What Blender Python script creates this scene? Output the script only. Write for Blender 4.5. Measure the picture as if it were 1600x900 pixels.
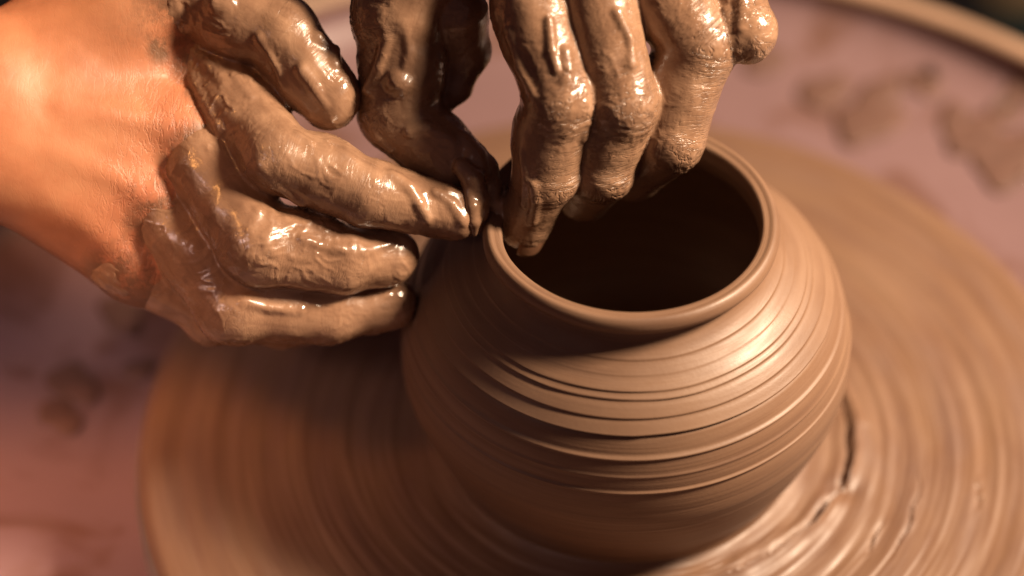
import bpy, bmesh, math, random
import numpy as np
from mathutils import Vector, Matrix

MM = 0.001
random.seed(5)
scene = bpy.context.scene
for o in list(bpy.data.objects):
    bpy.data.objects.remove(o, do_unlink=True)

# ------------------------------------------------------------------ camera
cam_d = bpy.data.cameras.new('camera')
cam = bpy.data.objects.new('camera', cam_d)
scene.collection.objects.link(cam)
cam.location = (-0.03579, -0.54684, 0.61154)
cam.rotation_euler = (math.radians(45.0), 0, 0)
cam_d.sensor_width = 36.0
cam_d.lens = 87.28
cam_d.clip_start = 0.02
cam_d.clip_end = 60
cam_d.dof.use_dof = True
cam_d.dof.focus_distance = 0.742
cam_d.dof.aperture_fstop = 2.8
scene.camera = cam

# ------------------------------------------------------------------ world and lamps
world = bpy.data.worlds.new('World')
scene.world = world
world.use_nodes = True
bg = world.node_tree.nodes['Background']
bg.inputs['Color'].default_value = (0.60, 0.31, 0.30, 1)
bg.inputs['Strength'].default_value = 0.11

def lamp(name, loc, target, power, size, color, spread=180, size_y=None):
    d = bpy.data.lights.new(name, 'AREA')
    d.energy = power; d.color = color
    d.shape = 'RECTANGLE'; d.size = size; d.size_y = size_y or size
    d.spread = math.radians(spread)
    o = bpy.data.objects.new(name, d)
    scene.collection.objects.link(o)
    o.location = loc
    o.rotation_euler = (Vector(target) - Vector(loc)).to_track_quat('-Z', 'Y').to_euler()
    return o
lamp('key_lamp', (0.51, 0.00, 0.56), (-0.02, 0, 0.06), 19.0, 0.14, (1.0, 0.76, 0.54))
lamp('added_fill', (-0.46, -0.34, 0.40), (-0.26, -0.07, -0.03), 0.24, 0.22, (1.0, 0.66, 0.60), spread=34)  # added fill with no source there, brightens the shadowed left of the basin
sd = bpy.data.lights.new('added_orange_glow', 'SPOT')  # added spot standing in for an orange light leak over the wrist
sd.energy = 22.0; sd.color = (1.0, 0.40, 0.11); sd.spot_size = math.radians(27); sd.spot_blend = 0.9; sd.shadow_soft_size = 0.08
spot = bpy.data.objects.new('added_orange_glow', sd); scene.collection.objects.link(spot)
spot.location = (-0.46, -0.12, 0.54)
spot.rotation_euler = (Vector((-0.27, 0.0, 0.09))-spot.location).to_track_quat('-Z', 'Y').to_euler()

scene.view_settings.view_transform = 'Standard'
scene.view_settings.look = 'None'
scene.view_settings.exposure = 0.0
scene.view_settings.gamma = 1.0
scene.view_settings.use_curve_mapping = False
scene.cycles.use_denoising = True
scene.cycles.max_bounces = 6
scene.cycles.diffuse_bounces = 3

# ------------------------------------------------------------------ materials
class NT:
    def __init__(s, name):
        s.m = bpy.data.materials.new(name); s.m.use_nodes = True
        s.t = s.m.node_tree; s.n = s.t.nodes; s.b = s.n['Principled BSDF']
    def node(s, typ, **kw):
        n = s.n.new(typ)
        for k, v in kw.items():
            if k.startswith('_'): setattr(n, k[1:], v)
            else: n.inputs[k].default_value = v
        return n
    def link(s, a, b): s.t.links.new(a, b)
    def noise(s, vec, scale, detail=4, rough=.55, dist=0.0):
        n = s.node('ShaderNodeTexNoise', Scale=scale, Detail=detail, Roughness=rough, Distortion=dist)
        if vec is not None: s.link(vec, n.inputs['Vector'])
        return n.outputs['Fac']
    def ramp(s, fac, stops):
        r = s.node('ShaderNodeValToRGB')
        e = r.color_ramp.elements
        while len(e) < len(stops): e.new(0.5)
        for el, (p, c) in zip(e, stops):
            el.position = p
            el.color = c if len(c) == 4 else (*c, 1)
        s.link(fac, r.inputs['Fac'])
        return r.outputs['Color']
    def math(s, op, a, b=None):
        n = s.node('ShaderNodeMath', _operation=op)
        for i, v in enumerate((a, b)):
            if v is None: continue
            if isinstance(v, (int, float)): n.inputs[i].default_value = v
            else: s.link(v, n.inputs[i])
        return n.outputs[0]
    def mix(s, fac, a, b):
        n = s.node('ShaderNodeMix', _data_type='RGBA')
        if isinstance(fac, (int, float)): n.inputs['Factor'].default_value = fac
        else: s.link(fac, n.inputs['Factor'])
        for k, v in ((6, a), (7, b)):
            if isinstance(v, tuple): n.inputs[k].default_value = (*v, 1)[:4]
            else: s.link(v, n.inputs[k])
        return n.outputs[2]
    def bump(s, height, dist, strength=1.0, prev=None):
        n = s.node('ShaderNodeBump', Distance=dist, Strength=strength)
        s.link(height, n.inputs['Height'])
        if prev is not None: s.link(prev, n.inputs['Normal'])
        return n.outputs['Normal']
    def coord(s): return s.node('ShaderNodeTexCoord').outputs['Object']
    def attr(s, name): return s.node('ShaderNodeAttribute', _attribute_name=name).outputs['Fac']

CLAY = (0.222, 0.124, 0.074)
CLAY_D = (0.176, 0.095, 0.057)
CLAY_L = (0.262, 0.153, 0.093)

def polar(t, k_theta=4.0, twist=0.0):
    """(radius, angle*k, height) from the object's own axis: lets streaks follow the turning"""
    c = t.coord()
    sp = t.node('ShaderNodeSeparateXYZ'); t.link(c, sp.inputs[0])
    r2 = t.math('ADD', t.math('MULTIPLY', sp.outputs[0], sp.outputs[0]), t.math('MULTIPLY', sp.outputs[1], sp.outputs[1]))
    r = t.math('SQRT', r2)
    # cos/sin of the angle keep the pattern seamless
    cx = t.math('DIVIDE', sp.outputs[0], t.math('ADD', r, 1e-5)); cy = t.math('DIVIDE', sp.outputs[1], t.math('ADD', r, 1e-5))
    cb = t.node('ShaderNodeCombineXYZ')
    t.link(t.math('MULTIPLY', cx, k_theta), cb.inputs[0]); t.link(t.math('MULTIPLY', cy, k_theta), cb.inputs[1])
    t.link(t.math('ADD', t.math('MULTIPLY', r, 1000.0), t.math('MULTIPLY', sp.outputs[2], 1000.0)), cb.inputs[2])
    return cb.outputs[0], r, c

def mat_pot():
    t = NT('thrown_clay')
    p, r, c = polar(t, 1.2)
    mp = t.node('ShaderNodeMapping'); mp.inputs['Scale'].default_value = (1, 1, 0.5); t.link(p, mp.inputs[0])
    f = t.noise(mp.outputs[0], 1.0, 5, .6)
    k = .80
    col = t.ramp(f, [(.28, tuple(v*k for v in CLAY_D)), (.5, tuple(v*k for v in CLAY)), (.75, tuple(v*k for v in CLAY_L))])
    t.link(col, t.b.inputs['Base Color'])
    rg = t.ramp(t.noise(mp.outputs[0], 1.7, 3), [(.3, (.42,)*3), (.7, (.60,)*3)])
    t.link(rg, t.b.inputs['Roughness'])
    mp2 = t.node('ShaderNodeMapping'); mp2.inputs['Scale'].default_value = (1, 1, 2.6); t.link(p, mp2.inputs[0])
    n1 = t.bump(t.noise(c, 700, 3, .7), 0.0003, 0.16, t.bump(t.noise(mp2.outputs[0], 1.0, 4, .6), 0.0004, 0.28))
    t.link(n1, t.b.inputs['Normal'])
    t.b.inputs['Specular IOR Level'].default_value = 0.5
    return t.m

def mat_slip():
    t = NT('wheel_slip')
    p, r, c = polar(t, 2.2)
    mp = t.node('ShaderNodeMapping'); mp.inputs['Scale'].default_value = (1, 1, 0.085); t.link(p, mp.inputs[0])
    f = t.noise(mp.outputs[0], 1.0, 5, .62)
    col = t.ramp(f, [(.30, (0.128, 0.068, 0.046)), (.5, (0.155, 0.084, 0.051)), (.72, (0.175, 0.098, 0.057))])
    t.link(col, t.b.inputs['Base Color'])
    rg = t.ramp(t.noise(mp.outputs[0], 1.9, 4), [(.35, (.38,)*3), (.65, (.60,)*3)])
    t.link(rg, t.b.inputs['Roughness'])
    mp2 = t.node('ShaderNodeMapping'); mp2.inputs['Scale'].default_value = (1.6, 1.6, .9); t.link(p, mp2.inputs[0])
    t.link(t.bump(t.noise(mp2.outputs[0], 1.0, 5, .6), 0.0005, 0.22), t.b.inputs['Normal'])
    return t.m

def mat_wet(name='wet_clay', dark=1.0, rough=(.20, .42), crinkle=0.5):
    t = NT(name)
    c = t.coord()
    st = t.node('ShaderNodeCombineXYZ')
    t.link(t.math('MULTIPLY', t.attr('along'), 0.05), st.inputs[0]); t.link(t.math('MULTIPLY', t.attr('across'), 0.30), st.inputs[1])
    f = t.math('ADD', t.math('MULTIPLY', t.noise(c, 60, 5, .6, .6), .6), t.math('MULTIPLY', t.noise(st.outputs[0], 1.0, 4, .6, .4), .4))
    k = dark
    col = t.ramp(f, [(.36, tuple(v*k*.86 for v in CLAY_D)), (.5, tuple(v*k for v in CLAY)), (.64, tuple(v*k*1.1 for v in CLAY_L))])
    t.link(col, t.b.inputs['Base Color'])
    rg = t.ramp(t.noise(c, 90, 3), [(.35, (rough[0],)*3), (.62, (rough[1],)*3)])
    t.link(rg, t.b.inputs['Roughness'])
    # creases across the finger where the skin underneath folds
    wr = t.attr('wrinkle')
    cb = t.node('ShaderNodeCombineXYZ')
    t.link(t.math('MULTIPLY', t.attr('along'), 0.62), cb.inputs[0]); t.link(t.math('MULTIPLY', t.attr('across'), 0.17), cb.inputs[1])
    sc = t.node('ShaderNodeVectorMath', _operation='SCALE'); sc.inputs['Scale'].default_value = 150.0; t.link(c, sc.inputs[0])
    ad = t.node('ShaderNodeVectorMath', _operation='ADD'); t.link(cb.outputs[0], ad.inputs[0]); t.link(sc.outputs[0], ad.inputs[1])
    nz = t.noise(ad.outputs[0], 1.0, 3, .6, .5)
    rid = t.math('ABSOLUTE', t.math('SUBTRACT', nz, .5))
    edge = t.ramp(rid, [(0.0, (0, 0, 0)), (.055, (1, 1, 1))])
    h = t.math('MULTIPLY', edge, wr)
    sw = t.bump(t.noise(c, 150, 3, .5, 1.6), 0.0012, .22)
    n0 = t.bump(t.noise(c, 420, 4, .6), 0.0004, 0.10 + .12*crinkle, sw)
    n1 = t.bump(h, 0.0004, 0.58, n0)
    t.link(n1, t.b.inputs['Normal'])
    t.b.inputs['Coat Weight'].default_value = 0.25
    t.b.inputs['Coat Roughness'].default_value = 0.12
    t.b.inputs['Specular IOR Level'].default_value = 0.5
    return t.m

def mat_skin():
    t = NT('skin')
    c = t.coord()
    f = t.noise(c, 38, 5, .6)
    col = t.ramp(f, [(.3, (0.36, 0.145, 0.07)), (.5, (0.45, 0.19, 0.095)), (.72, (0.50, 0.24, 0.125))])
    red = t.attr('red')
    col = t.mix(t.math('MULTIPLY', red, .3), col, (0.60, 0.17, 0.10))
    film = t.math('MULTIPLY', t.attr('film'), t.ramp(t.noise(c, 120, 4, .7), [(.38, (0, 0, 0)), (.55, (1, 1, 1))]))
    col = t.mix(film, col, (0.19, 0.095, 0.052))
    t.link(col, t.b.inputs['Base Color'])
    t.b.inputs['Roughness'].default_value = 0.46
    t.b.inputs['Subsurface Weight'].default_value = 0.12
    t.b.inputs['Subsurface Radius'].default_value = (1.0, .35, .2)
    t.b.inputs['Subsurface Scale'].default_value = 0.003
    sc = t.node('ShaderNodeMapping'); sc.inputs['Scale'].default_value = (420, 170, 170); sc.inputs['Rotation'].default_value = (.3, .4, .5); t.link(c, sc.inputs[0])
    rid = t.math('ABSOLUTE', t.math('SUBTRACT', t.noise(sc.outputs[0], 1.0, 4, .6, .8), .5))
    edge = t.ramp(rid, [(0, (0, 0, 0)), (.06, (1, 1, 1))])
    h = t.math('MULTIPLY', edge, t.attr('wrinkle'))
    n1 = t.bump(h, 0.0004, .42, t.bump(t.noise(c, 160, 5), .0004, .22))
    t.link(n1, t.b.inputs['Normal'])
    return t.m

def mat_pan():
    t = NT('basin_plastic')
    c = t.coord()
    f = t.noise(c, 9, 4, .5)
    base = t.ramp(f, [(.3, (0.160, 0.094, 0.096)), (.7, (0.210, 0.126, 0.126))])
    g = t.noise(c, 26, 3, .55, .8)
    stain = t.ramp(g, [(.53, (0, 0, 0)), (.64, (1, 1, 1))])
    t.link(t.mix(t.math('MULTIPLY', stain, .75), base, (0.11, 0.048, 0.028)), t.b.inputs['Base Color'])
    t.b.inputs['Roughness'].default_value = 0.42
    t.link(t.bump(t.noise(c, 60, 3), .001, .3), t.b.inputs['Normal'])
    return t.m

def mat_plain(name, col, rough=.5, scale=60, var=.25, metallic=0):
    t = NT(name)
    f = t.noise(t.coord(), scale, 4)
    t.link(t.ramp(f, [(.3, tuple(v*(1-var) for v in col)), (.7, tuple(min(1, v*(1+var)) for v in col))]), t.b.inputs['Base Color'])
    t.b.inputs['Roughness'].default_value = rough; t.b.inputs['Metallic'].default_value = metallic
    t.link(t.bump(f, .001, .2), t.b.inputs['Normal'])
    return t.m

M_POT, M_SLIP, M_SKIN, M_PAN = mat_pot(), mat_slip(), mat_skin(), mat_pan()
M_WET = mat_wet('wet_clay', 1.2, (.14, .36), .55)
M_DRYING = mat_wet('drying_clay', 1.06, (.16, .42), .9)
M_NAIL = mat_plain('clay_stained_nail', (0.19, 0.092, 0.052), .3, 200, .2)
M_METAL = mat_plain('wheel_metal', (0.25, 0.20, 0.18), .45, 40, .2, .6)
M_SPLAT = mat_plain('dry_splash', (0.112, 0.055, 0.040), .6, 120, .2)
M_RIM = mat_plain('basin_rim', (0.34, 0.215, 0.145), .4, 40, .1)
M_FLOOR = mat_plain('dark_floor', (0.02, 0.018, 0.02), .7, 6, .4)
M_TEAL = mat_plain('teal_cloth', (0.012, 0.05, 0.055), .8, 30, .4)
M_CREAM = mat_plain('cream_glaze', (0.66, 0.46, 0.24), .4, 20, .1)

# ------------------------------------------------------------------ helpers
col0 = scene.collection
def link(o, parent=None):
    col0.objects.link(o)
    if parent is not None: o.parent = parent
    return o
def tag(o, label=None, cat=None, group=None, kind=None):
    if label: o['label'] = label
    if cat: o['category'] = cat
    if group: o['group'] = group
    if kind: o['kind'] = kind
    return o
def empty(name, loc=(0, 0, 0)):
    o = bpy.data.objects.new(name, None); o.empty_display_size = .02; o.location = loc
    return link(o)
def mesh_obj(name, V, F, mat, parent=None, smooth=True, attrs=None):
    me = bpy.data.meshes.new(name)
    V = np.asarray(V, np.float32); F = np.asarray(F, np.int32)
    n, k = F.shape
    me.vertices.add(len(V)); me.vertices.foreach_set('co', V.ravel())
    me.loops.add(n*k); me.loops.foreach_set('vertex_index', F.ravel())
    me.polygons.add(n); me.polygons.foreach_set('loop_start', np.arange(0, n*k, k, dtype=np.int32))
    me.polygons.foreach_set('use_smooth', np.full(n, smooth, bool))
    me.update(calc_edges=True)
    for a, v in (attrs or {}).items():
        at = me.attributes.new(a, 'FLOAT', 'POINT'); at.data.foreach_set('value', np.asarray(v, np.float32))
    me.materials.append(mat)
    me.validate()
    return link(bpy.data.objects.new(name, me), parent)

def _hash(i, j, k, seed):
    h = (i*374761393 + j*668265263 + k*2147483647 + seed*974634777) & 0xffffffff
    h = ((h ^ (h >> 13))*1274126177) & 0xffffffff
    h = (h ^ (h >> 16)) & 0xffffffff
    return h.astype(np.float32)/np.float32(4294967295.0)*2-1
def vnoise(p, seed=0):
    p = np.asarray(p, np.float64); b = np.floor(p).astype(np.int64); f = p-b
    f = f*f*f*(f*(f*6-15)+10)
    out = 0
    for dx in (0, 1):
        for dy in (0, 1):
            for dz in (0, 1):
                w = (f[:, 0] if dx else 1-f[:, 0])*(f[:, 1] if dy else 1-f[:, 1])*(f[:, 2] if dz else 1-f[:, 2])
                out = out + w*_hash(b[:, 0]+dx, b[:, 1]+dy, b[:, 2]+dz, seed)
    return out
def fbm(p, octaves=3, seed=0, gain=.5):
    a, s, tot = 1.0, 0, 0
    for o in range(octaves):
        s = s + a*vnoise(p*(2.03**o)+o*17.3, seed+o); tot += a; a *= gain
    return s/tot

def lathe(profile, seg):
    """closed or open profile [(r, z)] turned round z -> V, F; r may be an array [n_prof, seg]"""
    pr = np.array([p[0] for p in profile]); pz = np.array([p[1] for p in profile])
    a = np.linspace(0, 2*np.pi, seg, endpoint=False)
    R = np.repeat(pr[:, None], seg, 1); Z = np.repeat(pz[:, None], seg, 1)
    return R, Z, a
def lathe_mesh(R, Z, a):
    n, seg = R.shape
    V = np.stack([R*np.cos(a), R*np.sin(a), Z], -1).reshape(-1, 3)
    i = np.arange(n-1)[:, None]*seg; j = np.arange(seg)[None]; j2 = (j+1) % seg
    F = np.stack([i+j, i+j2, i+seg+j2, i+seg+j], -1).reshape(-1, 4)
    return V, F

def smin(a, b, k):
    h = np.clip(.5+.5*(b-a)/k, 0, 1)
    return b+(a-b)*h-k*h*(1-h)

class Field:
    """distance field on a grid, filled primitive by primitive near each primitive only"""
    def __init__(s, lo, hi, vox):
        s.lo = np.array(lo, np.float32); s.vox = vox
        s.n = np.ceil((np.array(hi)-np.array(lo))/vox).astype(int)+1
        s.D = np.full(s.n, 60.0, np.float32)
    def like(s):
        f = Field.__new__(Field); f.lo, f.vox, f.n = s.lo, s.vox, s.n
        f.D = np.full(s.n, 60.0, np.float32); return f
    def cone(s, a, b, ra, rb, k=0.0, margin=14.0, flat=None):
        a = np.array(a, np.float32); b = np.array(b, np.float32)
        m = max(ra, rb)+margin
        i0 = np.maximum(np.floor((np.minimum(a, b)-m-s.lo)/s.vox).astype(int), 0)
        i1 = np.minimum(np.ceil((np.maximum(a, b)+m-s.lo)/s.vox).astype(int)+1, s.n)
        if np.any(i1 <= i0): return
        gx, gy, gz = (s.lo[q]+np.arange(i0[q], i1[q], dtype=np.float32)*s.vox for q in range(3))
        ab = b-a; L2 = float(ab@ab)+1e-9
        px, py, pz = gx[:, None, None]-a[0], gy[None, :, None]-a[1], gz[None, None, :]-a[2]
        t = np.clip((px*ab[0]+py*ab[1]+pz*ab[2])/L2, 0, 1)
        dx, dy, dz = px-t*ab[0], py-t*ab[1], pz-t*ab[2]
        q2 = dx*dx+dy*dy+dz*dz
        if flat is not None:   # squash along a direction: (unit vector, factor)
            fv, ff = flat
            c = dx*fv[0]+dy*fv[1]+dz*fv[2]
            q2 = q2+c*c*(ff*ff-1)
        d = np.sqrt(q2)-(ra+(rb-ra)*t)
        sl = tuple(slice(i0[q], i1[q]) for q in range(3))
        s.D[sl] = smin(s.D[sl], d, k) if k > 0 else np.minimum(s.D[sl], d)
    def points(s, mask):
        return s.lo+np.argwhere(mask).astype(np.float32)*s.vox
    def mesh(s):
        D = s.D; neg = D < 0
        nx, ny, nz = D.shape
        cnt = np.zeros((nx-1, ny-1, nz-1), np.uint8)
        for x in (0, 1):
            for y in (0, 1):
                for z in (0, 1): cnt += neg[x:nx-1+x, y:ny-1+y, z:nz-1+z]
        act = (cnt > 0) & (cnt < 8)
        idx = np.full(act.shape, -1, np.int64); c = np.argwhere(act); idx[act] = np.arange(len(c))
        cor = {}
        for x in (0, 1):
            for y in (0, 1):
                for z in (0, 1): cor[(x, y, z)] = D[c[:, 0]+x, c[:, 1]+y, c[:, 2]+z]
        acc = np.zeros((len(c), 3), np.float32); num = np.zeros(len(c), np.float32)
        for p in cor:
            for ax in range(3):
                if p[ax]: continue
                q = list(p); q[ax] = 1; q = tuple(q)
                da, db = cor[p], cor[q]
                m = (da < 0) != (db < 0)
                t = np.where(m, da/np.where(m, da-db, 1), 0)
                for k in range(3):
                    acc[:, k] += np.where(m, p[k]+(t if k == ax else 0), 0)
                num += m
        V = s.lo+(c+acc/num[:, None])*s.vox
        quads = []
        for ax in range(3):
            sl0 = [slice(1, -1)]*3; sl1 = [slice(1, -1)]*3
            sl0[ax] = slice(0, -1); sl1[ax] = slice(1, None)
            A, B = neg[tuple(sl0)], neg[tuple(sl1)]
            e = np.argwhere(A != B); off = np.ones(3, int); off[ax] = 0
            inside = A[tuple(e.T)]
            e = e+off
            u, v = (ax+1) % 3, (ax+2) % 3
            du = np.zeros(3, int); du[u] = 1; dv = np.zeros(3, int); dv[v] = 1
            q = np.stack([idx[tuple((e-du-dv).T)], idx[tuple((e-dv).T)], idx[tuple(e.T)], idx[tuple((e-du).T)]], 1)
            q[~inside] = q[~inside][:, ::-1]
            quads.append(q)
        F = np.concatenate(quads); F = F[(F >= 0).all(1)]
        return V, F

def normals(V, F):
    n = np.cross(V[F[:, 2]]-V[F[:, 0]], V[F[:, 3]]-V[F[:, 1]])
    N = np.zeros_like(V)
    for k in range(4): np.add.at(N, F[:, k], n)
    return N/(np.linalg.norm(N, axis=1, keepdims=True)+1e-9)
def unit(v):
    v = np.asarray(v, float); return v/(np.linalg.norm(v)+1e-9)

# ------------------------------------------------------------------ the setting
def setting():
    g = 3.0
    V = np.array([(-g, -g, -.75), (g, -g, -.75), (g, g, -.75), (-g, g, -.75)])
    tag(mesh_obj('floor', V, [(0, 1, 2, 3)], M_FLOOR, smooth=False), kind='structure')
setting()

def cloth(name, label, cx, cy, w, d, h, mat, seed, rot):
    """a crumpled cloth lying in a heap on the floor"""
    n = 46
    u = np.linspace(-1, 1, n); X, Y = np.meshgrid(u, u, indexing='ij')
    p = np.stack([X.ravel()*2.2, Y.ravel()*2.2, np.zeros(n*n)], 1)
    z = np.clip(1-X**2, 0, 1)*np.clip(1-Y**2, 0, 1)
    Z = h*(z*(.55+.45*fbm(p, 3, seed).reshape(n, n))+.03)
    ed = 1+.12*fbm(p*.7, 2, seed+3).reshape(n, n)
    c, s = math.cos(rot), math.sin(rot)
    V = np.stack([(X*w*c-Y*d*s)*ed, (X*w*s+Y*d*c)*ed, Z], -1).reshape(-1, 3)
    V = np.concatenate([V, V-np.array([0, 0, .004])])
    q = np.arange(n*n).reshape(n, n); a, b, e, f = q[:-1, :-1].ravel(), q[1:, :-1].ravel(), q[1:, 1:].ravel(), q[:-1, 1:].ravel()
    F = np.concatenate([np.stack([a, b, e, f], 1), np.stack([f, e, b, a], 1)+n*n])
    bd = np.concatenate([q[:, 0], q[-1, 1:], q[-2::-1, -1], q[0, -2:0:-1]])
    b2 = np.roll(bd, -1); F = np.concatenate([F, np.stack([bd, bd+n*n, b2+n*n, b2], 1)])
    o = mesh_obj(name, V, F, mat); o.location = (cx, cy, -.744)
    tag(o, label, 'cloth')
def plank(cx, cy, l, w, h, rot):
    bm = bmesh.new(); bmesh.ops.create_cube(bm, size=1)
    for v in bm.verts: v.co = Vector((v.co.x*l, v.co.y*w, (v.co.z+.5)*h))
    bmesh.ops.bevel(bm, geom=list(bm.edges), offset=.003, segments=2, affect='EDGES')
    me = bpy.data.meshes.new('wooden_board'); bm.to_mesh(me); bm.free(); me.materials.append(M_CREAM)
    o = link(bpy.data.objects.new('wooden_board', me)); o.location = (cx, cy, -.748); o.rotation_euler.z = rot
    tag(o, 'pale wooden board lying on the dark floor behind the basin', 'board')
cloth('floor_cloth', 'dark teal cloth heaped on the floor behind the basin', .415, 1.085, .055, .06, .05, M_TEAL, 4, .4)
plank(.475, 1.185, .17, .05, .012, -.12)

# ------------------------------------------------------------------ splash basin and wheel
SPLASHES = [(-190.6, 48.1, 9), (-193.2, 33.0, 8), (-176.9, 82.9, 9), (-168.4, 57.4, 6), (108.3, 196.0, 9), (86.8, 200.7, 9), (102.9, 184.6, 12), (125.9, 199.9, 7), (144.7, 170.3, 12), (154.3, 159.3, 13), (158.3, 199.9, 9), (64.0, 217.6, 8), (136.2, 180.8, 7), (112.6, 217.6, 8), (83.4, 235.7, 7), (135.3, 235.7, 7), (156.4, 182.7, 7)]  # x, y, size in mm

def basin():
    root = empty('splash_basin', (0, 0, -.06))
    tag(root, 'mauve splash basin spattered with brown clay round the wheel', 'basin')
    prof = [(20, -36), (160, -36), (195, -32), (220, -27), (240, -20), (249, -13), (252, -5)]
    prof = [(r*MM, z*MM+.06) for r, z in prof]
    R, Z, a = lathe(prof, 200)
    th = .004
    Ro, Zo = R[::-1]+np.array([0]*1+[th]*(len(prof)-1))[:, None], Z[::-1]-np.array([0]*1+[th]*(len(prof)-1))[:, None]
    V, F = lathe_mesh(np.concatenate([R, Ro]), np.concatenate([Z, Zo]), a)
    mesh_obj('basin_wall', V, F, M_PAN, root)
    n = 14
    pr = [((254+4.2*math.cos(q))*MM, (-3+3.6*math.sin(q))*MM+.06) for q in np.linspace(0, 2*math.pi, n)]
    V, F = lathe_mesh(*lathe(pr, 200))
    mesh_obj('rolled_rim', V, F, M_RIM, root)
    # splashes of clay stuck to the basin floor
    rnd = random.Random(11)
    for x, y, s in SPLASHES:
        if math.hypot(x, y)+s > 249: continue
        r = math.hypot(x, y)
        z = float(np.interp(r, [160, 195, 220, 240], [-36, -32, -27, -20]))+60
        n = 28; ph = [rnd.uniform(0, 6.28) for _ in range(4)]
        out = [s*.95*(1+.16*math.sin(2*q+ph[0])+.12*math.sin(3*q+ph[1])+.08*math.sin(5*q+ph[2])) for q in (2*math.pi*k/n for k in range(n))]
        rings = [(.35, .9), (.7, .75), (.92, .5), (1.06, .1)]
        bm = bmesh.new(); top = bm.verts.new((0, 0, .95)); prev = None
        for f, z1 in rings:
            cur = [bm.verts.new((out[k]*f*math.cos(2*math.pi*k/n), out[k]*f*math.sin(2*math.pi*k/n), z1)) for k in range(n)]
            for k in range(n):
                k2 = (k+1) % n
                bm.faces.new((top, cur[k], cur[k2]) if prev is None else (prev[k], cur[k], cur[k2], prev[k2]))
            prev = cur
        bm.faces.new(prev[::-1])
        for f in bm.faces: f.smooth = True
        for v in bm.verts:   # lie on the curved basin wall
            rv = math.hypot(x+v.co.x, y+v.co.y)
            v.co.z += float(np.interp(rv, [160, 195, 220, 240, 249], [-36, -32, -27, -20, -13]))+60-z
        me = bpy.data.meshes.new('clay_splash'); bm.to_mesh(me); bm.free(); me.materials.append(M_SPLAT); me.transform(Matrix.Scale(MM, 4))
        o = link(bpy.data.objects.new('clay_splash', me), root); o.location = (x*MM, y*MM, z*MM+.0004)
basin()

def fold_radius(deg):
    return np.interp(deg, [-110, -65, -47, -34, -26, -18, -8, 3, 11, 40], [69.5, 70.3, 71.4, 73.7, 74.5, 76.3, 77.3, 77.4, 77.0, 77.0])

def wheel():
    root = empty('pottery_wheel', (0, 0, -.05))
    tag(root, 'round pottery wheel coated with streaked wet clay slip', 'pottery wheel')
    pr = [(0.0001, -.004), (.150, -.004), (.158, -.006), (.160, -.010), (.160, -.018), (.156, -.022), (.03, -.024)]
    V, F = lathe_mesh(*lathe([(r, z+.05) for r, z in pr], 160)); mesh_obj('wheel_head', V, F, M_METAL, root)
    pr = [(.030, -.024), (.030, -.104), (.0001, -.104)]
    V, F = lathe_mesh(*lathe([(r, z+.05) for r, z in pr], 40)); mesh_obj('shaft', V, F, M_METAL, root)
    # the slip: concentric ridges dragged round by the turning, a torn fold near the pot
    seg = 900
    rr = np.concatenate([np.arange(54, 112, .42), np.arange(112, 158.6, .8)])
    a = np.linspace(0, 2*np.pi, seg, endpoint=False)
    R = np.repeat(rr[:, None], seg, 1); A = np.repeat(a[None], len(rr), 0)
    deg = (np.degrees(A)+180) % 360-180
    p = np.stack([np.cos(A).ravel()*1.1, np.sin(A).ravel()*1.1, R.ravel()*.42], 1)
    h = .5*fbm(p, 3, 3).reshape(R.shape)
    p = np.stack([np.cos(A).ravel()*2.2, np.sin(A).ravel()*2.2, R.ravel()*.11], 1)
    h += .8*fbm(p, 2, 9).reshape(R.shape)
    fr = fold_radius(deg)
    act = np.clip((deg+105)/40, 0, 1)*np.clip((24-deg)/22, 0, 1)
    brk = 1-.85*np.exp(-((deg+21.5)/3.2)**2)
    d = R-fr-.5*fbm(np.stack([A.ravel()*9, np.zeros(A.size), np.zeros(A.size)], 1), 2, 5).reshape(R.shape)
    lip = np.where(d > 0, 4.4*np.exp(-d/2.8), -2.8*np.exp(d/1.4)+.9*np.exp(-((d+4)/2.2)**2))
    h += act*brk*lip
    # wet drawn-out flaps just inside the fold, front right
    fl = np.clip(1-np.abs(deg+58)/26, 0, 1)*np.clip((d+9)/3, 0, 1)*np.clip(-d/1.0, 0, 1)
    p = np.stack([A.ravel()*6, R.ravel()*.9, np.zeros(A.size)], 1)
    h += fl*1.0*fbm(p, 3, 21).reshape(R.shape)
    # two shallow tears further out
    for d0, r0, w, s0 in ((-22, 99.5, 13, .05), (-14, 118, 5, .03), (-30, 92, 6, .06)):
        e = R-(r0+s0*(deg-d0)*-1+.5*np.sin(deg*.7))
        h += np.clip(1-np.abs(deg-d0)/w, 0, 1)*(np.where(e > 0, .8*np.exp(-e/1.2), -1.2*np.exp(e/.8)))
    h += 2.6*np.exp(-np.maximum(R-59, 0)/3.4)
    edge = np.clip((158.6-R)/5, 0, 1); h = h*edge-3.0*(1-edge)**2
    Z = (h-.6)*MM+.05
    V, F = lathe_mesh(R*MM, Z, a)
    mesh_obj('slip_layer', V, F, M_SLIP, root)
wheel()

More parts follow.
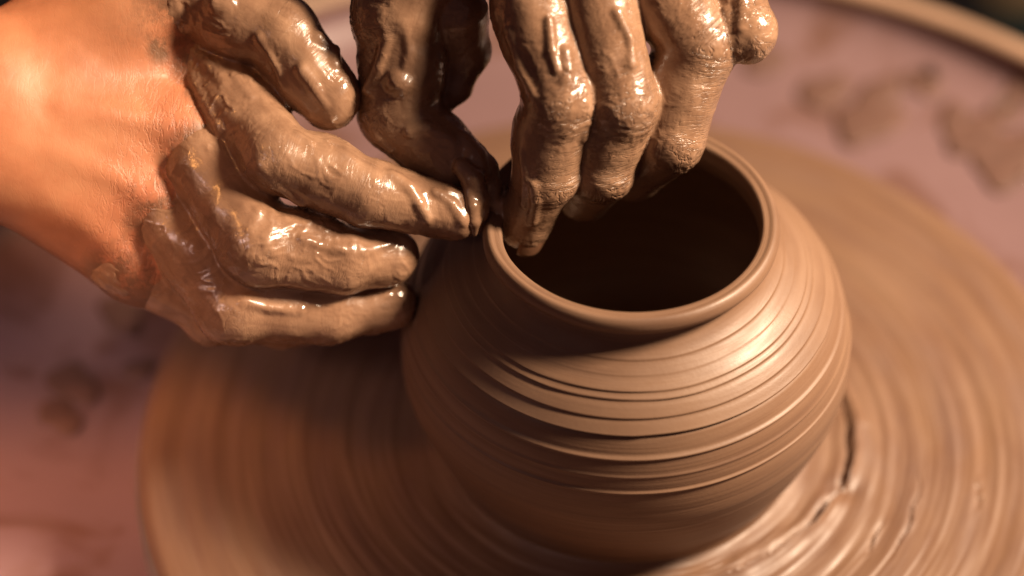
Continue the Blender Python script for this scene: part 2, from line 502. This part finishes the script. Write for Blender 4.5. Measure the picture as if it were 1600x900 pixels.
# ------------------------------------------------------------------ the pot
def pot():
    zs = np.arange(0, 88.5, .22)
    kz = [0, 2, 5, 10, 18, 28, 36, 44, 52, 58, 64, 68, 72, 76, 80, 83, 86, 88.5]
    kr = [59.6, 58.9, 59.8, 62.0, 65.6, 69.2, 71.3, 71.3, 70.0, 68.2, 65.3, 62.7, 59.3, 54.8, 49.2, 45.4, 43.2, 42.6]
    # smooth the hand-read profile
    r = np.interp(zs, kz, kr)
    for _ in range(60): r[1:-1] = .25*r[:-2]+.5*r[1:-1]+.25*r[2:]
    seg = 640
    a = np.linspace(0, 2*np.pi, seg, endpoint=False)
    Zg = np.repeat(zs[:, None], seg, 1); Rg = np.repeat(r[:, None], seg, 1); Ag = np.repeat(a[None], len(zs), 0)
    wob = .35*fbm(np.stack([np.cos(Ag).ravel()*1.3, np.sin(Ag).ravel()*1.3, Zg.ravel()*.05], 1), 2, 31).reshape(Zg.shape)
    for z0, amp, w in ((81.6, .36, 1.6), (78.8, .2, 1.2), (76.1, .62, 1.5), (74.5, .62, 1.2), (70.8, .55, 2.2), (67.1, .95, 2.0)):
        d = Zg-(z0+wob)
        Rg = Rg+amp*np.where(d > 0, np.exp(-d/w), np.exp(d/.14))
        Rg = Rg-.28*amp*np.exp(-((d+.7)/.5)**2)
    for z0, amp, w in ((60.5, .8, .5), (54.6, .34, .5), (49.1, .65, .42), (30.5, .12, .7), (16, .15, .8)):
        d = Zg-(z0+wob*.8); Rg = Rg+amp*np.exp(-(d/w)**2)
    Rg = Rg+.045*fbm(np.stack([np.cos(Ag).ravel()*.7, np.sin(Ag).ravel()*.7, Zg.ravel()*.8], 1), 3, 41).reshape(Zg.shape)
    Rg = Rg+.25*vnoise(np.stack([np.cos(Ag).ravel()*1.2, np.sin(Ag).ravel()*1.2, Zg.ravel()*.03], 1), 51).reshape(Zg.shape)
    # lip, then the inside wall
    lip = [(43.6, 89.2), (44.6, 89.9), (45.3, 91.1), (45.5, 92.5), (44.9, 93.8), (44.3, 94.7), (43.5, 95.2), (42.8, 95.1), (42.2, 94.7), (41.7, 94.6), (40.8, 94.7), (40.1, 94.4), (39.6, 93.6), (39.4, 92.4),
           (39.3, 90), (39.8, 86), (43.5, 81), (50, 75.5), (56, 70), (60.5, 64), (63.5, 57), (65.6, 49), (66.5, 40), (65.5, 30), (62, 18), (56, 9), (48, 7), (30, 6.5), (12, 6.2), (.02, 6.1)]
    lr = np.array([q[0] for q in lip]); lz = np.array([q[1] for q in lip])
    rim_w = .35*vnoise(np.stack([np.cos(a)*1.4, np.sin(a)*1.4, a*0], 1), 77)
    dg = np.degrees(a)
    rim_w = rim_w-.9*np.exp(-((dg-177)/11)**2)+.6*np.exp(-((dg-203)/12)**2)+.4*np.exp(-((dg-155)/9)**2)
    Rl = lr[:, None]+rim_w[None]*np.clip((lr[:, None]-30)/10, 0, 1); Zl = np.repeat(lz[:, None], seg, 1)+.35*rim_w[None]*np.clip((lz[:, None]-80)/10, 0, 1)
    R = np.concatenate([Rg, Rl]); Z = np.concatenate([Zg, Zl])
    R = np.concatenate([np.full((1, seg), .02), R]); Z = np.concatenate([np.full((1, seg), .0), Z])
    root = empty('clay_pot', (0, 0, 0.0005))
    tag(root, 'round brown clay pot with turned ridges being thrown on the wheel', 'pot')
    k = len(zs)+1
    V, F = lathe_mesh(R[:k]*MM, Z[:k]*MM, a); mesh_obj('pot_body', V, F, M_POT, root)
    V, F = lathe_mesh(R[k-1:k+15]*MM, Z[k-1:k+15]*MM, a); mesh_obj('pot_rim', V, F, M_POT, root)
    V, F = lathe_mesh(R[k+14:]*MM, Z[k+14:]*MM, a); mesh_obj('pot_interior', V, F, M_POT, root)
pot()

# ------------------------------------------------------------------ hands
# joints in millimetres (x, y, z, radius), measured as a grown person's hands on this pot
HANDS = {
  'outer': {
    'wrist_r': (-195.2, 29.6, 128.0),
    'wrist_u': (-194.8, 13.5, 108.0),
    'fore_r': (-450.0, -4.0, 204.0),
    'fore_u': (-450.0, -24.0, 178.0),
    'index': [(-135.7, 49.5, 116.0, 11.2), (-105.8, 8.2, 112.0, 10.2), (-79.2, 2.0, 103.0, 9.2), (-52.9, 1.3, 95.0, 6.6)],
    'middle': [(-136.7, 24.6, 108.0, 11.2), (-111.9, -8.8, 92.0, 10.6), (-87.4, -6.6, 84.0, 9.6), (-73.8, -3.0, 81.0, 7.4)],
    'ring': [(-144.6, 10.0, 93.0, 11.0), (-120.2, -15.0, 72.0, 10.0), (-92.0, -11.5, 65.0, 8.6), (-73.9, -5.5, 64.0, 7.0)],
    'pinky': [(-151.9, 1.3, 76.0, 10.5), (-128.5, -5.2, 60.0, 8.8), (-108.0, -3.5, 54.0, 7.6), (-91.2, -0.1, 52.0, 6.6)],
    'thumb': [(-175.5, 47.2, 126.0, 15), (-133.7, 56.3, 140.0, 12.5), (-106.3, 41.4, 132.0, 11.0), (-91.1, 27.1, 120.0, 8.6)],
  },
  'inner': {
    'wrist_r': (-46.0, 98.0, 212.0),
    'wrist_u': (-8.0, 112.0, 203.0),
    'fore_r': (-110.0, 262.0, 330.0),
    'fore_u': (-76.0, 280.0, 322.0),
    'index': [(-34.8, 46.4, 168.0, 11.2), (-22.2, 11.9, 131.0, 9.8), (-25.6, 5.7, 107.0, 9.3), (-31.7, 4.4, 88.0, 6.6)],
    'middle': [(-16.0, 46.8, 170.0, 11.0), (-3.1, 13.7, 129.0, 9.8), (-8.7, 9.6, 106.0, 9.2), (-13.2, 17.7, 88.0, 7.4)],
    'ring': [(1.7, 46.6, 165.0, 11.0), (19.3, 29.5, 138.0, 10.6), (11.8, 15.7, 113.0, 10.0), (1.8, 21.1, 94.0, 8.0)],
    'pinky': [(23.5, 66.2, 158.0, 10.0), (34.4, 30.7, 142.0, 7.6), (32.8, 55.9, 124.0, 6.8), (27.5, 68.5, 106.0, 6.0)],
    'thumb': [(-56.9, 66.4, 172.0, 15), (-69.6, 42.3, 140.0, 12.6), (-70.6, 27.8, 113.0, 11.2), (-55.0, 17.5, 101.0, 9.0)],
  },
}
DRIPS = [  # clay squeezed out at the rim: (x, y, z, radius) in mm along each strand
  [(-51.0, 19.0, 107.0, 2.4), (-47.5, 16.6, 106.0, 3.2), (-44.0, 12.4, 104.0, 3.6), (-42.0, 9.3, 100.0, 3.2), (-41.6, 5.9, 96.0, 2.6), (-42.6, 2.5, 92.0, 0.8)],
  [(-50.8, 8.0, 108.0, 2.6), (-47.7, 5.0, 106.0, 3.4), (-46.6, 2.5, 101.0, 3.6), (-46.1, 0.2, 96.0, 3.0), (-45.7, -1.1, 90.0, 0.6)],
  [(-57.3, 22.3, 110.0, 2.2), (-53.7, 20.2, 109.0, 2.8), (-49.8, 16.7, 108.0, 3.2), (-46.3, 11.9, 106.0, 3.0), (-44.3, 8.0, 102.0, 2.2)],
  [(-64.0, 21.5, 112.0, 1.4), (-58.2, 22.7, 112.0, 2.2), (-54.3, 21.4, 110.0, 2.4)],
  [(-39.1, 10.3, 98.0, 1.4), (-40.3, 6.1, 95.0, 2.8), (-39.7, 2.5, 92.0, 2.2), (-38.7, 0.5, 89.0, 0.6)],
  [(-61.5, 22.7, 112.0, 1.6), (-55.7, 20.9, 111.0, 2.6), (-50.9, 17.3, 110.0, 3.0), (-47.0, 12.6, 108.0, 3.2), (-45.1, 8.4, 105.0, 2.6)],
  [(-48.9, 1.5, 104.0, 1.4), (-47.7, -1.5, 101.0, 2.2), (-47.2, -3.7, 97.0, 1.9), (-47.0, -5.3, 93.0, 0.5)],
]
RIDGES = [  # folds of slip on the fingers: hand, radius, places (mm)
  ('inner', 4.2, [(-69.8, 23.6, 128.9), (-69.3, 23.4, 128.3)]),
  ('outer', 4.4, [(-123.8, 41.9, 144.1), (-121.9, 41.3, 143.9)]),
  ('outer', 1.1, [(-99.5, 7.4, 121.4), (-96.1, 5.6, 120.0)]),
  ('outer', 1.6, [(-72.0, 1.6, 110.6), (-66.6, -0.9, 107.9), (-63.7, -4.2, 104.6), (-61.2, -6.2, 99.9)]),
  ('outer', 1.8, [(-109.8, -0.8, 116.3), (-105.7, -2.7, 110.8), (-98.7, -3.2, 104.7)]),
  ('outer', 2, [(-135.6, 45.7, 127.2), (-129.4, 35.9, 125.8), (-122.5, 26.7, 124.8)]),
  ('outer', 1.6, [(-132.6, 32.0, 123.2), (-127.7, 22.4, 120.2), (-122.7, 14.1, 117.4)]),
  ('outer', 1.7, [(-124.3, 34.2, 125.9), (-120.7, 35.0, 125.2), (-116.3, 28.3, 124.5)]),
  ('outer', 1.4, [(-120.0, 29.0, 125.4), (-114.3, 21.2, 124.4)]),
  ('outer', 2, [(-94.5, 34.9, 136.0), (-90.2, 33.9, 131.8), (-89.5, 29.2, 130.7)]),
  ('outer', 1.6, [(-99.0, 25.4, 131.5), (-94.7, 21.6, 127.3), (-92.3, 18.7, 123.7)]),
  ('outer', 1.3, [(-111.4, 32.6, 138.1), (-107.6, 28.7, 132.7), (-103.9, 25.1, 125.9)]),
  ('outer', 1.5, [(-111.3, -7.6, 104.2), (-113.2, -13.5, 102.1), (-111.5, -19.5, 95.4)]),
  ('outer', 1.3, [(-107.8, -6.2, 102.9), (-108.5, -16.3, 99.8), (-107.5, -19.6, 90.3)]),
  ('outer', 1.2, [(-99.0, -12.7, 98.2), (-89.6, -12.8, 94.1), (-80.3, -10.5, 90.9), (-72.5, -5.4, 88.9)]),
  ('outer', 1.4, [(-116.9, -21.1, 80.2), (-109.4, -21.0, 77.0), (-100.0, -19.5, 74.3)]),
  ('outer', 1.2, [(-59.0, -0.2, 105.2), (-54.0, -2.1, 102.5), (-50.9, -5.0, 98.4)]),
  ('outer', 1.2, [(-55.2, 1.1, 103.9), (-51.0, 1.5, 102.2), (-48.1, -1.4, 100.0)]),
  ('inner', 1.8, [(-74.5, 32.8, 147.6), (-73.1, 28.8, 141.3), (-75.6, 25.7, 132.7), (-79.2, 24.7, 124.8)]),
  ('inner', 1.3, [(-67.8, 30.1, 145.1), (-66.5, 27.0, 137.8), (-68.0, 24.4, 133.1)]),
  ('inner', 1.6, [(-66.6, 15.7, 115.9), (-61.5, 16.8, 116.1), (-55.4, 16.0, 112.7), (-50.1, 12.8, 107.8)]),
  ('inner', 1.2, [(-79.9, 21.5, 117.3), (-76.2, 17.2, 112.4), (-72.4, 15.4, 108.8)]),
  ('inner', 1.5, [(-36.2, 20.7, 150.3), (-33.8, 14.5, 143.3), (-29.4, 6.9, 137.5)]),
  ('inner', 1.8, [(-20.5, 14.4, 147.4), (-19.9, 11.0, 144.0), (-20.4, 8.5, 141.9)]),
  ('inner', 1.5, [(-14.9, 5.5, 134.9), (-14.1, 5.2, 129.2), (-14.8, 4.1, 123.9)]),
  ('inner', 1.2, [(-25.1, 19.9, 155.5), (-24.3, 13.6, 148.7), (-22.5, 9.9, 144.5)]),
  ('inner', 1.6, [(-29.4, -2.7, 110.9), (-28.7, -3.6, 105.5), (-29.6, -3.3, 96.6)]),
  ('inner', 1.2, [(-32.3, 2.3, 118.9), (-31.6, -1.1, 111.9), (-32.1, -2.5, 102.9)]),
  ('inner', 1.2, [(-5.2, 22.2, 156.0), (-1.5, 18.5, 149.4), (-0.8, 13.4, 144.0)]),
  ('inner', 1.4, [(28.0, 30.6, 149.2), (29.3, 24.7, 144.6), (31.1, 24.1, 138.3)]),
  ('inner', 1.4, [(32.3, 32.5, 152.3), (31.9, 25.1, 147.6), (31.2, 23.1, 141.4)]),
]
SPECKS = [(-148.0, -4.0, 106.0, 3.6), (-159.9, -13.2, 106.0, 2.6), (-149.9, -12.8, 97.0, 4.2), (-144.9, -16.5, 88.0, 5.0), (-142.2, 35.3, 132.0, 3.2)]  # clay specks on the skin: x, y, z, radius (mm)
HANG = [((-52.2, 42.3, 140.0), (-49.5, 41.1, 126.0), 9, 7), ((-49.5, 41.1, 126.0), (-53.1, 36.3, 116.0), 7, 5), ((-53.1, 36.3, 116.0), (-56.5, 33.4, 112.0), 5, 3.2)]

FINGERS = ('index', 'middle', 'ring', 'pinky', 'thumb')

def chain(h, f):
    return [np.array(q[:3]) for q in HANDS[h][f]], [q[3] for q in HANDS[h][f]]

def finger_frame(P, h):
    """back-of-finger direction of each segment: away from the side it curls to"""
    mid = P[1] if len(P) < 3 else P[2]
    out = []
    bend = unit((P[1]+P[2])/2-(P[0]+P[3])/2)
    for i in range(3):
        ax = unit(P[i+1]-P[i]); d = bend-ax*(bend@ax); out.append(unit(d))
    return out

def finger_coords(V, h, fingers=FINGERS):
    """for every vertex: finger it belongs to, distance along it, how far it faces the back, closeness to a joint"""
    best = np.full(len(V), 1e9); along = np.zeros(len(V)); dors = np.zeros(len(V)); joint = np.zeros(len(V)); lat = np.zeros(len(V)); fid = np.zeros(len(V), int)
    for fi, f in enumerate(fingers):
        P, R = chain(h, f); fr = finger_frame(P, h); base = 0
        js = np.cumsum([0]+[np.linalg.norm(P[i+1]-P[i]) for i in range(3)])
        for i in range(3):
            ab = P[i+1]-P[i]; L = np.linalg.norm(ab); w = V-P[i]
            t = np.clip(w@ab/L**2, 0, 1); q = w-t[:, None]*ab; dist = np.linalg.norm(q, axis=1)
            dd = dist-(R[i]+(R[i+1]-R[i])*t); m = dd < best
            best[m] = dd[m]; al = js[i]+t*L; along[m] = al[m]; fid[m] = fi
            dors[m] = ((q@fr[i])/(dist+1e-6))[m]
            lat[m] = (np.arctan2(q@np.cross(unit(ab), fr[i]), q@fr[i])*R[i]+fi*40)[m]
            jw = np.exp(-((al-js[1])/7.5)**2)+.8*np.exp(-((al-js[2])/5)**2)
            joint[m] = jw[m]
    return best, along, dors, joint, fid, lat

def palm_field(F, h, k=11.0, grow=0.0):
    """metacarpals, wrist and forearm of one hand"""
    H = HANDS[h]
    wr, wu = np.array(H['wrist_r']), np.array(H['wrist_u'])
    fr, fu = np.array(H['fore_r']), np.array(H['fore_u'])
    M = [np.array(H[f][0][:3]) for f in FINGERS[:4]]
    n = unit(np.cross(M[3]-M[0], (wr+wu)/2-M[1]))
    if h == 'outer' and n@np.array([0, -.7, .7]) < 0: n = -n
    if h == 'inner' and n@np.array([0, -.7, .7]) < 0: n = -n
    g = grow
    for i, m in enumerate(M):
        s = i/3.0
        b = wr*(1-s)+wu*s; b = b*.8+(wr+wu)/2*.2
        F.cone(b-n*1, m-n*1.5, 14.5+g, 11.2+g, k)
        F.cone(b-n*8, m-n*8, 12+g, 10+g, k)
        if i < 3:
            m2 = M[i+1]; s2 = (i+.5)/3; b2 = (wr*(1-s2)+wu*s2)*.8+(wr+wu)/2*.2
            F.cone(b2-n*.5, (m+m2)/2+(b2-(m+m2)/2)*.22-n*.5, 13.6+g, 10.6+g, k)   # flesh between the bones
        F.cone(m+n*.6, m+n*.5+unit(m-b)*2, 10.8+g, 10.3+g, 4)      # knuckle
        F.cone(b*.6+m*.4+n*11.5, m+n*10.2, 0.6+g, 1.2+g, 7.0)           # tendon
    T = HANDS[h]['thumb']
    cm, mp = np.array(T[0][:3]), np.array(T[1][:3])
    F.cone(cm, mp, 16+g, 12.5+g, k+2)
    F.cone(cm*.5+mp*.5, M[0]*.75+wr*.25-n*6, 10+g, 9+g, k+4)            # web towards the index
    for s in (0.0, .5, 1.0):
        F.cone(wr*(1-s)+wu*s-n*3, fr*(1-s)+fu*s-n*3, (15.5 if s != .5 else 17)+g, (21 if s != .5 else 23)+g, k)
    return n, M

def phalanx(G, a, b, ra, rb, i):
    """one finger bone: narrower between its joints"""
    if i == 2: G.cone(a, b, ra, rb, 1.2); return
    m = (a+b)/2; rm = (ra+rb)/2*(.95 if i == 0 else .93)
    G.cone(a, m, ra, rm, 1.2); G.cone(m, b, rm, rb, 2.0)

def build_hand(h):
    P = {f: chain(h, f) for f in FINGERS}
    allp = np.array([q for f in FINGERS for q in P[f][0]])
    H = HANDS[h]
    ext = np.array([H['wrist_r'], H['wrist_u'], H['fore_r'], H['fore_u']])
    every = np.concatenate([allp, ext])
    base = every[-2:].mean(0)
    # ---- the hand itself
    vox = 1.0
    lo = every.min(0)-26; hi = every.max(0)+26
    F = Field(lo, hi, vox)
    n, M = palm_field(F, h)
    palm = F.D.copy(); tot = palm.copy()
    for f in FINGERS:
        G = F.like(); pts, rad = P[f]
        for i in range(3): phalanx(G, pts[i], pts[i+1], rad[i], rad[i+1], i)
        tot = np.minimum(tot, smin(palm, G.D, 8.0))
    F.D = tot
    V, Q = F.mesh(); N = normals(V, Q)
    V = V+N*(.35*fbm(V/14, 3, 4))[:, None]
    best, along, dors, joint, fid, lat = finger_coords(V, h)
    kn = np.zeros(len(V))
    for m in M: kn = np.maximum(kn, np.exp(-(np.linalg.norm(V-(m+n*9), axis=1)/14)**2))
    face = np.clip(N@n, 0, 1)
    org = base*MM
    root = empty('hand', org)
    skin = (V, Q, np.clip(kn*1.3, 0, 1)*face+.08, kn*face)
    # ---- the clay on it
    vox = .6
    if h == 'outer':
        cl = allp
        lo = np.array([-172, -32, 36.]); hi = np.array([-38, 84, 160.])
    else:
        lo = np.array([-96, -14, 74.]); hi = np.array([62, 120, 214.])
    C = Field(lo, hi, vox)
    tot = C.D.copy()
    pieces = []
    if h == 'inner':
        B = C.like(); palm_field(B, h, 9.0, 2.2); pieces.append(B.D)
    start = {'index': .06, 'middle': .30, 'ring': .12, 'pinky': -.12, 'thumb': .9} if h == 'outer' else dict.fromkeys(FINGERS, 0.0)
    thick = {'index': 1.0, 'middle': 1.2, 'ring': 1.1, 'pinky': 1.0, 'thumb': 1.0} if h == 'outer' else dict.fromkeys(FINGERS, .8)
    for f in FINGERS:
        G = C.like(); pts, rad = P[f]; e = thick[f]
        for i in range(3):
            a, b = pts[i], pts[i+1]; ra, rb = rad[i], rad[i+1]
            if i == 0:
                s = start[f]; a2 = a+(b-a)*s; ra2 = ra+(rb-ra)*s; a, ra = a2, ra2
            phalanx(G, a, b, ra+e+(1.3 if i == 0 and h == 'outer' else 0), rb+e, i)
        # pads and knuckles: fingers are not plain cones
        fr = finger_frame(pts, h)
        ax = unit(pts[3]-pts[2])
        G.cone(pts[1]+fr[0]*1.5, pts[1]+fr[1]*1.6+unit(pts[2]-pts[1])*2, rad[1]+e-1.2, rad[1]+e-1.6, 3)
        G.cone(pts[2]*.3+pts[3]*.7-fr[2]*2.0, pts[3]-fr[2]*1.6, rad[3]+e-.6, rad[3]+e-1.2, 3)
        if i0_ok(f, h):
            G.cone(pts[0]*.55+pts[1]*.45-fr[0]*3, pts[0]*.4+pts[1]*.6-fr[0]*2.6, rad[1]+e, rad[1]+e-.4, 5)
            G.cone(pts[1]*.6+pts[2]*.4-fr[1]*2.4, pts[1]*.4+pts[2]*.6-fr[1]*2.2, rad[2]+e, rad[2]+e-.2, 4)
        pieces.append(G.D)
    if h == 'outer':   # clay smeared along the little-finger edge of the hand and in the crook of the thumb
        B = C.like()
        m3, w = M[3], np.array(H['wrist_u'])
        B.cone(m3*.9+w*.1-n*2, m3-n*2, 12.4, 13.2, 3); B.cone(M[2]*.95+w*.05-n*3, m3-n*4, 12, 12, 3)
        t1 = P['thumb'][0][1]; B.cone(t1*.45+M[0]*.55-n*3, P['index'][0][0]*.8+P['index'][0][1]*.2-n*1.5, 8, 11, 4)
        pieces.append(B.D)
    else:              # heavy clay hanging beside the thumb
        for a, b, ra, rb in HANG:
            B = C.like(); B.cone(a, b, ra, rb, 2); pieces.append(B.D)
    ridges = C.like()
    for hh, r, pts in RIDGES:
        if hh == h:
            for a, b in zip(pts[:-1], pts[1:]): ridges.cone(a, b, r, r*.9, .6)
    if h == 'inner':   # slip squeezed out between thumb, fingertips and rim
        for pts in DRIPS:
            for a, b in zip(pts[:-1], pts[1:]): ridges.cone(a[:3], b[:3], a[3], b[3], .8)
    for D in pieces: tot = smin(tot, D, 1.2 if h == 'outer' else 1.6)
    tot = smin(tot, ridges.D, 1.3)
    # lumpy thickness near the surface
    band = np.abs(tot) < 3.2
    p = C.points(band)
    tot[band] -= ((.95 if h == 'outer' else .6)*fbm(p/12.0, 2, 14 if h == 'outer' else 15)+.25).astype(np.float32)
    C.D = tot
    V, Q, wk, rd = skin
    ii = np.clip(np.round((V-C.lo)/C.vox).astype(int), 0, C.n-1)
    inside = np.all((V > C.lo) & (V < C.lo+(C.n-1)*C.vox), axis=1)
    film = np.where(inside, np.clip(1-tot[ii[:, 0], ii[:, 1], ii[:, 2]]/4.0, 0, 1), 0)
    if h == 'outer':   # specks of clay on the bare skin
        for sx, sy, sz, sr in SPECKS:
            film = np.maximum(film, np.clip(1.6-np.linalg.norm((V-np.array((sx, sy, sz)))*np.array((1, .75, .75)), axis=1)/sr, 0, 1)*1.2)
    mesh_obj('skin', V*MM-org, Q, M_SKIN, root, attrs={'wrinkle': wk, 'red': rd, 'film': film})
    V, Q = C.mesh(); N = normals(V, Q)
    best, along, dors, joint, fid, lat = finger_coords(V, h)
    dn = np.clip(dors, 0, 1)
    # flow ridges of slip, then folds of skin showing through over the joints
    q = V/6.5+1.2*np.stack([vnoise(V/11, s) for s in (61, 62, 63)], 1)
    ridge = 1-np.abs(fbm(q, 3, 22)); ridge = np.clip((ridge-.86)/.14, 0, 1)
    wet = .5+.5*np.clip(fbm(V/16, 2, 90)*3, -1, 1)
    amp = .32 if h == 'outer' else .24
    disp = amp*ridge*wet+(.08 if h == 'outer' else .09)*fbm(V/3.4, 3, 8)
    wv = np.sin((along+1.1*vnoise(V/4.0, 71)+.6*vnoise(V/1.7, 72))*2*np.pi/2.6)
    fold = np.clip(joint, 0, 1)*dn**.7
    k = .05 if h == 'outer' else .14
    disp = disp+k*fold*np.minimum(wv, .35)
    V = V+N*disp[:, None]
    wr = np.clip((joint*.9+.35)*dn, 0, 1)*(.35 if h == 'outer' else 1.0)
    mesh_obj('clay_coating', V*MM-org, Q, M_WET if h == 'outer' else M_DRYING, root, attrs={'along': along, 'across': lat, 'wrinkle': wr})
    return root, org, n

def i0_ok(f, h): return f != 'pinky'

def nail(parent, org, h, f, length, width, turn=0.0, lift=0.6, slide=0.0):
    pts, rad = chain(h, f); fr = finger_frame(pts, h)
    ax = unit(pts[3]-pts[2]); up = fr[2]; side = np.cross(ax, up)
    c, s = math.cos(turn), math.sin(turn); up, side = up*c+side*s, side*c-up*s
    rr = rad[3]+1.3+lift
    V = []; nu, nv = 10, 12
    for lay in (0, -.7):
        for i in range(nu+1):
            u = i/nu-.35
            for j in range(nv+1):
                v = (j/nv-.5)*2
                taper = 1-.35*max(0, u-.25)-.3*max(0, -.15-u)
                an = v*width/rr/2*taper
                drop = -1.6*max(0, u-.1)**2
                V.append(pts[3]+ax*(u*length*(1-.12*v*v)+slide)+(up*math.cos(an)+side*math.sin(an))*(rr+lay)+up*drop)
    w = nv+1; m = (nu+1)*w; F = []
    for i in range(nu):
        for j in range(nv):
            q = i*w+j; F.append((q, q+1, q+w+1, q+w)); F.append((m+q, m+q+w, m+q+w+1, m+q+1))
    for i in range(nu):
        F.append((i*w, i*w+w, m+i*w+w, m+i*w)); e = i*w+nv; F.append((e, m+e, m+e+w, e+w))
    for j in range(nv):
        F.append((j, m+j, m+j+1, j+1)); e = nu*w+j; F.append((e, e+1, m+e+1, m+e))
    mesh_obj('fingernail', np.array(V)*MM-org, F, M_NAIL, parent)

def hands():
    made = {}
    for h, label in (('outer', 'bare-wristed hand with clay-coated fingers pressing the outside of the pot rim'),
                     ('inner', 'clay-covered hand reaching down with its fingers inside the pot mouth')):
        root, org, n = build_hand(h); made[h] = (root, org)
        tag(root, label, 'hand')
    nail(*made['inner'], 'inner', 'index', 10.5, 12.5, lift=-.25, slide=.6)
    nail(*made['inner'], 'inner', 'thumb', 13, 14)
hands()
